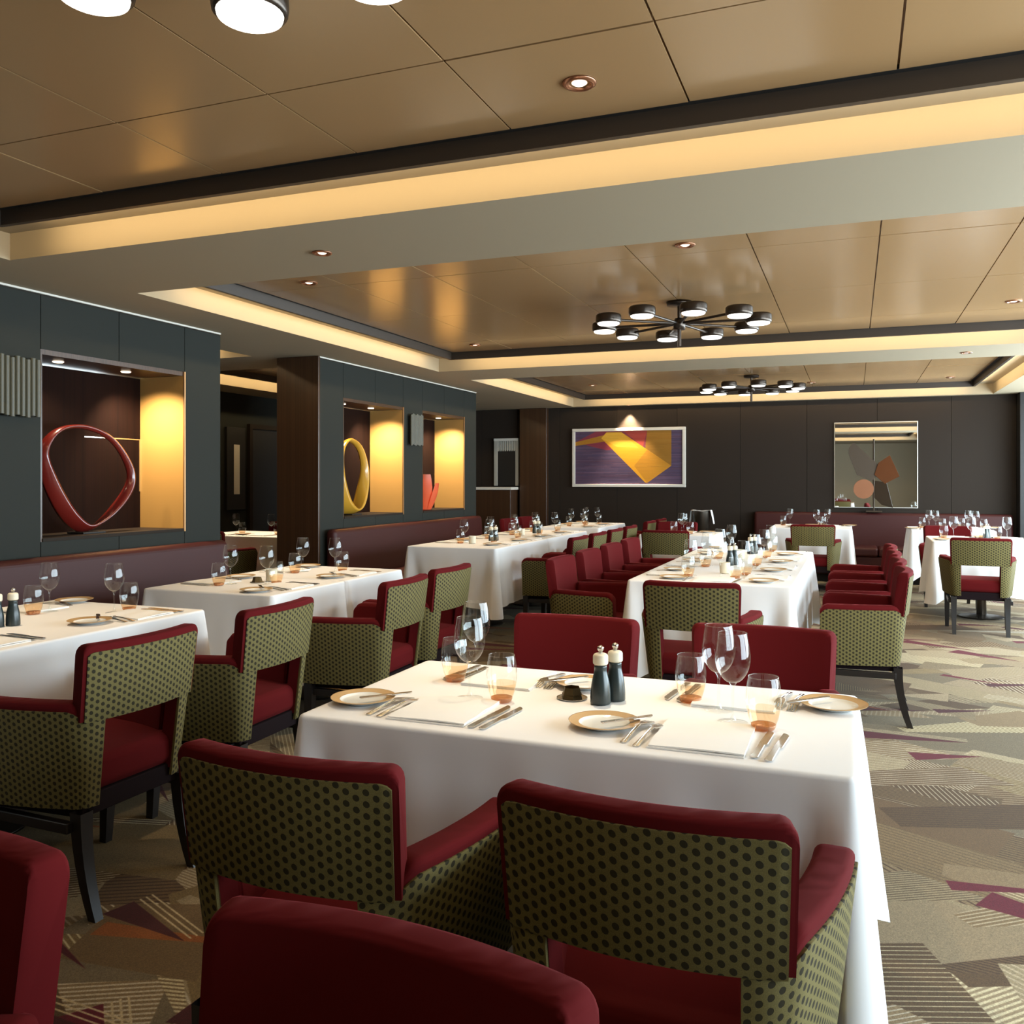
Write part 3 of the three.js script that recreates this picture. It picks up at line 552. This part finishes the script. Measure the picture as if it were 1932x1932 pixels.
// banquette tables along the niches
{
  const T = table(-3.6, -2.70, -3.18, -1.62, 'the banquette table under the red ring');
  chair(-2.44, -2.25, 'niches', 'armchair at table under the red ring, farther from the wood pillar', -0.03);
  chair(-2.45, -2.98, 'niches', 'armchair at table under the red ring, nearer the wood pillar', 0.02);
  const w = 'of red ring table';
  setting(T.x1, -2.22, 'niches', 'at chair farther from the wood pillar ' + w);
  setting(T.x1, -2.93, 'niches', 'at chair nearer the wood pillar ' + w);
  setting(T.x0, -2.26, 'aisle', 'at banquette seat farther from the pillar ' + w, { far: 1 });
  setting(T.x0, -2.90, 'aisle', 'at banquette seat nearer the pillar ' + w, { far: 1 });
  mills(-3.14, -2.5, 'on red ring table');
}
{
  const A = table(-3.54, -2.71, -4.36, -3.68, 'the small table next to the red ring table', -1), B = table(-3.54, -2.72, -5.06, -4.385, 'the small table beside the wall opening', 1);
  chair(-2.41, -3.99, 'niches', 'armchair at small table next to the red ring table', 0.03);
  chair(-2.45, -4.64, 'niches', 'armchair at small table beside the wall opening', -0.02);
  setting(A.x1, -4.01, 'niches', 'on chair side of small table next to red ring table');
  setting(A.x0, -4.03, 'aisle', 'on banquette side of small table next to red ring table', { far: 1 });
  setting(B.x1, -4.71, 'niches', 'on chair side of small table beside wall opening');
  setting(B.x0, -4.72, 'aisle', 'on banquette side of small table beside wall opening', { far: 1 });
  once('votive', make.votive, 'cream votive candle on small table next to red ring table', [-3.1, TOP, -4.2], 0, 'votive candles');
  once('tealight', make.tealight, 'faceted bronze tealight holder on small table next to red ring table', [-3.13, TOP, -4.11], 0.2, 'candle holders');
}
{
  const A = table(-3.64, -2.80, -8.2, -6.85, 'the banquette table under the yellow ring', -1), B = table(-3.64, -2.81, -9.6, -8.23, 'the banquette table under the orange vase', 1);
  [[-7.48, A, 'yellow ring table, nearer the wood pillar'], [-8.12, A, 'yellow ring table, farther from the pillar'], [-8.77, B, 'orange vase table, nearer the wood pillar'], [-9.41, B, 'orange vase table, farther from the pillar']].forEach(([z, T, w]) => {
    chair(-2.54, z, 'niches', 'armchair at ' + w);
    setting(T.x1, z + 0.05, 'niches', 'at chair place of ' + w, { far: 1 });
    setting(T.x0, z + 0.05, 'aisle', 'at banquette place of ' + w, { far: 1 });
  });
  mills(-3.2, -7.72, 'on yellow ring table'); mills(-3.22, -9.0, 'on orange vase table');
  once('votive', make.votive, 'cream votive candle on yellow ring table', [-3.22, TOP, -7.32], 0, 'votive candles');
  once('votive', make.votive, 'cream votive candle on orange vase table', [-3.22, TOP, -8.6], 0, 'votive candles');
}
{
  const T = table(-3.6, -2.85, -11.55, -10.25, 'the table left of the painting');
  [[-10.6, 'farther from the painting'], [-11.25, 'nearer the painting']].forEach(([z, w]) => {
    chair(-2.58, z, 'niches', 'armchair at table left of the painting, place ' + w);
    setting(T.x1, z, 'niches', 'at aisle place ' + w + ', table left of painting', { far: 1 }); setting(T.x0, z, 'aisle', 'at inner place ' + w + ', table left of painting', { far: 1 });
  });
  for (const [z, w] of [[-10.55, 'farther from'], [-11.2, 'nearer']]) chair(-3.87, z, 'aisle', 'armchair on pillar side of table left of painting, ' + w + ' the wall');
}
// the long table
{
  const T = table(-1.22, -0.305, -7.5, -5.0, 'the long nine-seat table'), ord = ['first', 'second', 'third', 'fourth'];
  chair(-0.745, -4.625, 'away', 'olive backed armchair at the head of the long table', 0.02);
  for (let i = 0; i < 4; i++) {
    const z = -5.4 - 0.635 * i;
    chair(-0.02, z, 'niches', ord[i] + ' burgundy armchair from the head chair, aisle row of the long table');
    chair(-1.49, z - 0.02, 'aisle', ord[i] + ' burgundy armchair from the head chair, banquette-side row of long table');
    setting(T.x1, z, 'niches', 'at ' + ord[i] + ' place from head, aisle row of long table', { far: 1 });
    setting(T.x0, z, 'aisle', 'at ' + ord[i] + ' place from head, banquette-side row of long table', { far: 1 });
  }
  setting(-0.75, T.z1, 'away', 'at the head place of the long table', { far: 1 });
  mills(-0.78, -6.1, 'near the head of the long table'); mills(-0.75, -7.1, 'near the foot of the long table');
  once('votive', make.votive, 'cream votive candle near the head of the long table', [-0.74, TOP, -5.55], 0, 'votive candles');
  once('votive', make.votive, 'cream votive candle at mid-length of the long table', [-0.77, TOP, -6.6], 0, 'votive candles');
}
// tables by the painting wall
{
  const T = table(-2.12, -1.35, -9.95, -9.2, 'the square table before the napkin stand');
  chair(-1.73, -8.94, 'away', 'olive backed armchair at square table before the napkin stand'); chair(-1.95, -10.2, 'toward', 'armchair with burgundy inner back at square table before the napkin stand');
  setting(-1.73, T.z1, 'away', 'at olive chair side, square table before napkin stand', { far: 1 }); setting(-1.73, T.z0, 'toward', 'at painting side, square table before napkin stand', { far: 1 });
}
{
  const T = table(-0.95, -0.02, -11.95, -11.1, 'the banquette table left of the mirror');
  chair(-0.43, -10.66, 'away', 'olive backed armchair at banquette table left of the mirror', 0.03);
  setting(-0.45, T.z1, 'away', 'at chair place of table left of mirror', { far: 1 }); setting(-0.72, T.z0, 'toward', 'at left banquette place, table left of mirror', { far: 1 }); setting(-0.27, T.z0, 'toward', 'at right banquette place, table left of mirror', { far: 1 });
}
{
  const T = table(0.70, 1.62, -10.05, -9.2, 'the table right of the long table');
  chair(1.03, -8.78, 'away', 'olive backed armchair with open lower back right of the long table', -0.04);
  chair(0.95, -10.32, 'toward', 'armchair with burgundy inner back facing the open-backed olive chair');
  setting(1.03, T.z1, 'away', 'at olive chair place, table right of long table', { far: 1 }); setting(0.95, T.z0, 'toward', 'at far left place, table right of long table', { far: 1 }); setting(1.42, T.z0, 'toward', 'at far right place, table right of long table', { far: 1 });
  mills(1.2, -9.65, 'on table right of long table');
}
{
  const T = table(0.62, 1.5, -12.0, -11.2, 'the banquette table right of the mirror');
  setting(0.88, T.z1, 'away', 'at left aisle place, table right of mirror', { far: 1 }); setting(1.3, T.z1, 'away', 'at right aisle place, table right of mirror', { far: 1 }); setting(0.88, T.z0, 'toward', 'at left banquette place, table right of mirror', { far: 1 }); setting(1.3, T.z0, 'toward', 'at right banquette place, table right of mirror', { far: 1 });
}
// room behind the niches
{
  const T = table(-6.5, -5.35, -8.25, -7.45, 'the table in the room behind the niches');
  setting(-5.75, T.z1, 'away', 'at aisle place, table behind the niches', { far: 1 }); setting(-6.2, T.z1, 'away', 'at inner place, table behind the niches', { far: 1 });
  chair(-6.3, -8.6, 'toward', 'burgundy armchair at the table in the room behind the niches', 0.1); chair(-5.9, -7.2, 'away', 'armchair half under the table in the room behind the niches');
}

// ---------------------------------------------------------------- chandeliers
function chandelier(x, z, a0, label) {
  const t = thing('chandelier', label, 'chandelier', [x, 0, z], 0, 'ring chandeliers of ten disc lamps'), y = 2.402, r = 0.535;
  const cg = lathe([[0.001, PANEL - 0.03], [0.085, PANEL - 0.026], [0.09, PANEL], [0.001, PANEL]], 28); mesh('canopy', cg, M.bronze, t);
  mesh('stem', bar([0, 2.268, 0], [0, PANEL - 0.02, 0], 0.013, 14), M.bronze, t);
  mesh('hub', lathe([[0.001, y - 0.02], [0.04, y - 0.018], [0.045, y + 0.03], [0.03, y + 0.06], [0.001, y + 0.06]], 24), M.bronze, t);
  for (let i = 0; i < 10; i++) {
    const a = a0 + i * Math.PI / 5, c = Math.cos(a), s = Math.sin(a);
    const arm = mesh('arm', merge([bar([0.03 * c, y + 0.025, 0.03 * s], [(r - 0.07) * c, y + 0.025, (r - 0.07) * s], 0.009, 10)]), M.bronze, t);
    const drum = lathe([[0.076, y], [0.085, y + 0.004], [0.0875, y + 0.02], [0.0865, y + 0.05], [0.078, y + 0.06], [0.001, y + 0.062]], 30); drum.translate(r * c, 0, r * s);
    const d = mesh('lamp_drum', drum, M.bronze, t);
    const glow = lathe([[0.001, y - 0.013], [0.066, y - 0.012], [0.0735, y - 0.008], [0.0765, y + 0.004]].reverse(), 30); glow.translate(r * c, 0, r * s);
    const gl = mesh('diffuser', glow, M.discGlow, d);
    areaLight(t, DISC, DISC_POWER, 0.12, 0.12, [r * c, y - 0.016, r * s], [r * c, 0, r * s + 0.0001]);
  }
  return t;
}
const A0 = 34 * Math.PI / 180;
chandelier(-1.135, -1.155, -1.864, 'ring chandelier of ten disc lamps over the four-seat table');
chandelier(-1.135, -6.17, A0, 'ring chandelier of ten disc lamps over the long table');
chandelier(-1.135, -10.84, A0 + 0.1, 'ring chandelier of ten disc lamps beside the painting wall');

// ---------------------------------------------------------------- recessed downlights
function downlight(x, z, y, power, label, small = 1) {
  const t = thing('downlight', label, 'downlight', [x, y, z], 0, 'recessed copper ceiling downlights');
  mesh('trim_ring', lathe([[0.034, -0.002], [0.04, -0.008], [0.048, -0.009], [0.056, -0.004], [0.057, 0.0], [0.034, 0.0]].map(([r, q]) => [r * small, q]), 28), M.copper, t);
  mesh('lens', lathe([[0.001, -0.0075], [0.018, -0.006], [0.026, -0.001], [0.001, 0]].map(([r, q]) => [r * small, q]), 20), M.bulbGlow, t);
  if (power) spot(t, LAMP, power, [0, -0.02, 0], [0, -2, 0], 0.62, 0.9, 1.2);
}
const P = SPOT_POWER;
for (const [x, z, y, p, w] of [
  [-0.80, -2.65, PANEL, P * 1.2, 'over the four-seat table'], [-3.25, -2.45, PANEL, P, 'over the red ring table'], [-0.83, -4.68, PANEL, P * 0.8, 'over the head of the long table'],
  [-3.2, -4.72, PANEL, P, 'over the small tables by the wall opening'], [-3.25, -7.45, PANEL, P, 'over the yellow ring table'], [-0.83, -7.45, PANEL, P, 'over the foot of the long table'],
  [1.04, -6.98, PANEL, P, 'over the aisle beside the long table'], [-3.25, -9.4, PANEL, P, 'over the orange vase table'], [-0.8, -9.5, PANEL, P, 'between long table and painting wall'],
  [1.1, -9.5, PANEL, P, 'over the table right of the long table'], [-3.2, -11.2, PANEL, P, 'over the table left of the painting'], [-0.5, -11.9, PANEL, P, 'over the table left of the mirror'], [1.1, -11.9, PANEL, P, 'over the table right of the mirror'],
  [-2.40, -3.65, SOFFIT, P * 0.5, 'in the soffit between the first two coffers'], [0.91, -8.52, SOFFIT, P * 0.5, 'in the soffit between the last two coffers'], [-5.9, -7.75, PANEL, P * 2.4, 'in the room behind the niches']]) downlight(x, z, y, p, 'small copper ringed downlight ' + w, y === SOFFIT ? 0.85 : 0.95);

// ---------------------------------------------------------------- painting, mirror and their light
{
  const x0 = -3.985, x1 = -2.27, y0 = 1.225, y1 = 2.105, f = 0.045, t = thing('framed_painting', 'purple and yellow abstract painting in a white frame', 'painting', [0, 0, FAR_Z]);
  for (const [a, b, c, d] of [[x0, x1, y0, y0 + f], [x0, x1, y1 - f, y1], [x0, x0 + f, y0 + f, y1 - f], [x1 - f, x1, y0 + f, y1 - f]]) mesh('frame_bar', rbox(a, b, c, d, 0.001, 0.05, 0.005, 1), M.frameWhite, t);
  const g = new THREE.PlaneGeometry(x1 - x0 - 2 * f, y1 - y0 - 2 * f); g.translate((x0 + x1) / 2, (y0 + y1) / 2, 0.031); mesh('canvas', g, M.painting, t);
  mesh('backing', box(x0 + f, x1 - f, y0 + f, y1 - f, 0.002, 0.03), M.wallDark, t);
  const p = thing('picture_light', 'small recessed accent lamp above the abstract painting', 'downlight', [-3.1, SOFFIT, FAR_Z + 0.088]);
  mesh('trim_ring', lathe([[0.022, -0.002], [0.03, -0.006], [0.036, 0], [0.022, 0]], 24), M.copper, p); mesh('lens', lathe([[0.001, -0.005], [0.02, -0.003], [0.001, 0]], 16), M.bulbGlow, p);
  spot(p, LAMP, 26, [0, -0.02, 0], [0, -1.2, -0.06], 0.62, 0.6, 0.5);
}
{
  const t = thing('wall_mirror', 'square frameless mirror above the far banquette', 'mirror', [0, 0, FAR_Z]);
  mesh('backing', rbox(-0.245, 0.8, 0.955, 2.115, 0.001, 0.02, 0.004, 1), M.frameWhite, t);
  mesh('glass', box(-0.235, 0.79, 0.965, 2.105, 0.02, 0.026), M.mirror, t);
}
{
  const t = thing('leaf_sculpture', 'rust and brown metal leaf discs on a rod before the mirror', 'sculpture', [0.255, 0.9, FAR_Z + 0.10]);
  mesh('base', rbox(-0.1, 0.1, 0, 0.02, -0.05, 0.06, 0.004, 1), M.brownMetal, t);
  mesh('rod', bar([0, 0.02, 0], [0, 0.98, 0], 0.009, 12), M.brownMetal, t);
  const leaf = (pts, mat, x, y, z, rx, ry) => { const s = new THREE.Shape(); pts.forEach(([a, b], i) => (i ? s.lineTo(a, b) : s.moveTo(a, b))); s.closePath(); const g = new THREE.ExtrudeGeometry(s, { depth: 0.006, bevelEnabled: false }); g.rotateY(ry); g.rotateX(rx); g.translate(x, y, z); mesh('leaf', g, mat, t); };
  const arc = (cx, cy, r, a0, a1, n = 14) => Array.from({ length: n + 1 }, (_, i) => { const a = (a0 + (a1 - a0) * i / n) * Math.PI / 180; return [cx + r * Math.cos(a), cy + r * Math.sin(a)]; });
  leaf([[-0.24, 0.93], [0.11, 0.58], [-0.02, 0.42], [-0.21, 0.5], [-0.31, 0.76], ...arc(-0.2, 0.82, 0.12, 190, 120, 4)], M.brownMetal, 0, 0, 0.004, 0, 0.1);
  leaf([[0.06, 0.66], [0.2, 0.76], [0.32, 0.48], [0.14, 0.38], [0.01, 0.5]], M.rust, 0, 0, 0.012, 0, -0.15);
  leaf(arc(-0.13, 0.31, 0.13, 0, 360, 26), M.rust, 0, 0, 0.02, 0, 0.2);
  leaf([[0.02, 0.42], [0.16, 0.4], [0.24, 0.06], [0.1, 0.1], [0.0, 0.2]], M.brownMetal, 0, 0, 0.0, 0, -0.2);
}
// ---------------------------------------------------------------- niche pieces
function loopSculpture(name, pts, width, thick, twist, mat, label, pos) {
  const t = thing(name, label, 'sculpture', pos), c = new THREE.CatmullRomCurve3(pts.map(([z, y, x]) => new THREE.Vector3(x ?? 0, y, z)), true), N = 120, P3 = [], idx = [];
  for (let i = 0; i < N; i++) {
    const f = i / N, p = c.getPointAt(f), T = c.getTangentAt(f), side = new THREE.Vector3(1, 0, 0), nrm = new THREE.Vector3().crossVectors(T, side).normalize(), a = twist * Math.sin(f * Math.PI * 2 + 0.6);
    const u = side.clone().multiplyScalar(Math.cos(a)).addScaledVector(nrm, Math.sin(a)), v = nrm.clone().multiplyScalar(Math.cos(a)).addScaledVector(side, -Math.sin(a));
    const w = width * (0.75 + 0.35 * Math.sin(f * Math.PI * 2 + 1.2)) / 2, h = thick / 2;
    for (let k = 0; k < 8; k++) { const b = k / 8 * Math.PI * 2; const q = p.clone().addScaledVector(u, w * Math.cos(b)).addScaledVector(v, h * Math.sin(b)); P3.push(q.x, q.y, q.z); }
  }
  for (let i = 0; i < N; i++) for (let k = 0; k < 8; k++) { const a = i * 8 + k, b = i * 8 + (k + 1) % 8, c2 = ((i + 1) % N) * 8 + k, d = ((i + 1) % N) * 8 + (k + 1) % 8; idx.push(a, b, c2, b, d, c2); }
  const g = new THREE.BufferGeometry(); g.setAttribute('position', new THREE.Float32BufferAttribute(P3, 3)); g.setIndex(idx); g.computeVertexNormals();
  mesh('loop', g, mat, t); mesh('foot', rbox(-0.07, 0.07, 0, 0.012, -0.09, 0.09, 0.003, 1), M.black, t); return t;
}
const SILL = NICHE_Y[0] + 0.02, NX = WALL_X - 0.17;
loopSculpture('ring_sculpture', [[0.0, 0.03], [0.12, 0.1], [0.28, 0.34], [0.33, 0.52], [0.22, 0.65], [0.0, 0.68], [-0.22, 0.6], [-0.37, 0.4], [-0.36, 0.3], [-0.16, 0.1]], 0.095, 0.026, 0.9, M.redLacquer, 'red lacquered twisted ring sculpture standing in a wall niche', [NX, SILL, -4.3]);
loopSculpture('ring_sculpture', [[0.0, 0.03], [0.13, 0.1], [0.24, 0.38], [0.2, 0.62], [0.04, 0.73], [-0.16, 0.66], [-0.26, 0.45], [-0.2, 0.2], [-0.1, 0.05]], 0.16, 0.035, 0.7, M.yellowLacquer, 'yellow oval ring sculpture standing in a gold lined wall niche', [NX, SILL, -7.5]);
{
  const t = thing('petal_vase', 'orange red glass petal vase standing in a gold lined niche', 'vase', [NX + 0.02, SILL, -9.02]);
  for (let i = 0; i < 7; i++) {
    const a = i / 7 * Math.PI * 2, h = 0.3 + 0.1 * ((i * 5) % 3) / 2, pos = [], idx = [];
    for (let r = 0; r <= 8; r++) for (let k = 0; k <= 6; k++) { const f = r / 8, b = a + (k / 6 - 0.5) * 1.15 * (1 - 0.55 * f * f), R = 0.09 + 0.09 * f + 0.02 * Math.sin(f * 3); pos.push(R * Math.cos(b), 0.005 + f * h, R * Math.sin(b)); }
    for (let r = 0; r < 8; r++) for (let k = 0; k < 6; k++) { const q = r * 7 + k; idx.push(q, q + 7, q + 1, q + 1, q + 7, q + 8); }
    const g = new THREE.BufferGeometry(); g.setAttribute('position', new THREE.Float32BufferAttribute(pos, 3)); g.setIndex(idx); g.computeVertexNormals(); mesh('petal', g, M.orangeGlass, t);
  }
  mesh('base', lathe([[0.001, 0], [0.09, 0], [0.093, 0.02], [0.001, 0.02]], 24), M.orangeGlass, t);
}
// ---------------------------------------------------------------- wall sconces
for (const [z, y, w, h, label] of [[-3.62, 1.86, 0.3, 0.33, 'pale ribbed glass wall sconce beside the red ring niche'], [-8.49, 1.87, 0.28, 0.33, 'pale ribbed glass wall sconce between the yellow ring and orange vase niches']]) {
  const t = thing('wall_sconce', label, 'sconce', [WALL_X, y, z], Math.PI / 2, 'ribbed glass wall sconces');
  mesh('back_plate', rbox(-w / 2 + 0.03, w / 2 - 0.03, -h / 2 + 0.02, h / 2 - 0.02, 0.001, 0.02, 0.003, 1), M.iron, t);
  const n = 9; for (let i = 0; i < n; i++) { const g = new THREE.CylinderGeometry(w / n / 2 * 0.97, w / n / 2 * 0.97, h, 10); g.translate(-w / 2 + (i + 0.5) * w / n, ((i * 5) % 3 - 1) * 0.006, 0.042); mesh('glass_rod', g, M.sconce, t); }
}
// ---------------------------------------------------------------- napkin stand, console and framed panel beyond the wall end
{
  const t = thing('bucket_stand', 'dark steel wine bucket stand beside the far wall', 'stand', [-1.78, 0, -11.2]);
  mesh('foot', lathe([[0.001, 0], [0.15, 0], [0.15, 0.012], [0.02, 0.03], [0.001, 0.03]], 26), M.iron, t); mesh('pole', bar([0, 0.03, 0], [0, 0.72, 0], 0.014, 12), M.iron, t);
  mesh('bucket', lathe([[0.001, 0.7], [0.085, 0.7], [0.115, 0.94], [0.108, 0.94], [0.08, 0.71], [0.001, 0.71]], 28), M.iron, t);
  const pos = [], idx = [], N = 24, Mx = 8;
  for (let i = 0; i <= N; i++) for (let k = 0; k <= Mx; k++) { const f = (i / N - 0.5) * 2, e = Math.max(0, Math.abs(f) - 0.42) / 0.58, x = Math.sign(f) * Math.min(Math.abs(f), 0.42) / 0.42 * 0.122 + Math.sign(f) * e * 0.03, y = 0.947 - e * (f < 0 ? 0.2 : 0.17) - 0.01 * (Math.abs(f) < 0.42 ? 1 - Math.abs(f) / 0.42 : 0); pos.push(x, y + 0.004 * Math.sin(k * 1.3 + i), -0.075 + 0.15 * k / Mx * (1 - 0.25 * e)); }
  for (let i = 0; i < N; i++) for (let k = 0; k < Mx; k++) { const a = i * (Mx + 1) + k; idx.push(a, a + 1, a + Mx + 1, a + 1, a + Mx + 2, a + Mx + 1); }
  const g = new THREE.BufferGeometry(); g.setAttribute('position', new THREE.Float32BufferAttribute(pos, 3)); g.setIndex(idx); g.computeVertexNormals();
  const m = mesh('draped_napkin', g, M.linen); m.position.set(-1.78, 0.005, -11.2); tag(m, 'white napkin draped over the wine bucket stand', 'napkin');
}
{
  const t = thing('console_table', 'dark wood console table with pale top past the wall end', 'console', [-5.05, 0, FAR_Z + 0.28]);
  mesh('top', rbox(-0.42, 0.2, 1.18, 1.22, -0.27, 0.1, 0.006, 1), M.frameWhite, t); mesh('cabinet', rbox(-0.4, 0.18, 0.08, 1.18, -0.26, 0.08, 0.006, 1), M.wood, t); mesh('plinth', rbox(-0.38, 0.16, 0, 0.08, -0.25, 0.06, 0.004, 1), M.black, t);
  const q = thing('fringed_panel', 'black wall panel in a pale frame with fringed top past the wall end', 'wall panel', [-5.02, 0, FAR_Z]);
  mesh('panel', rbox(-0.19, 0.11, 1.24, 1.8, 0.002, 0.04, 0.004, 1), M.black, q);
  mesh('frame_bar', rbox(-0.25, -0.19, 1.24, 1.96, 0.002, 0.05, 0.004, 1), M.curtain, q); mesh('frame_bar', rbox(0.11, 0.16, 1.24, 1.96, 0.002, 0.05, 0.004, 1), M.curtain, q); mesh('frame_bar', rbox(-0.25, 0.16, 1.94, 1.98, 0.002, 0.06, 0.004, 1), M.frameWhite, q);
  for (let i = 0; i < 8; i++) mesh('fringe', rbox(-0.19 + i * 0.0375, -0.19 + i * 0.0375 + 0.03, 1.78, 1.94, 0.012, 0.045, 0.008, 2), M.curtain, q);
}
renderer.render(scene, camera);
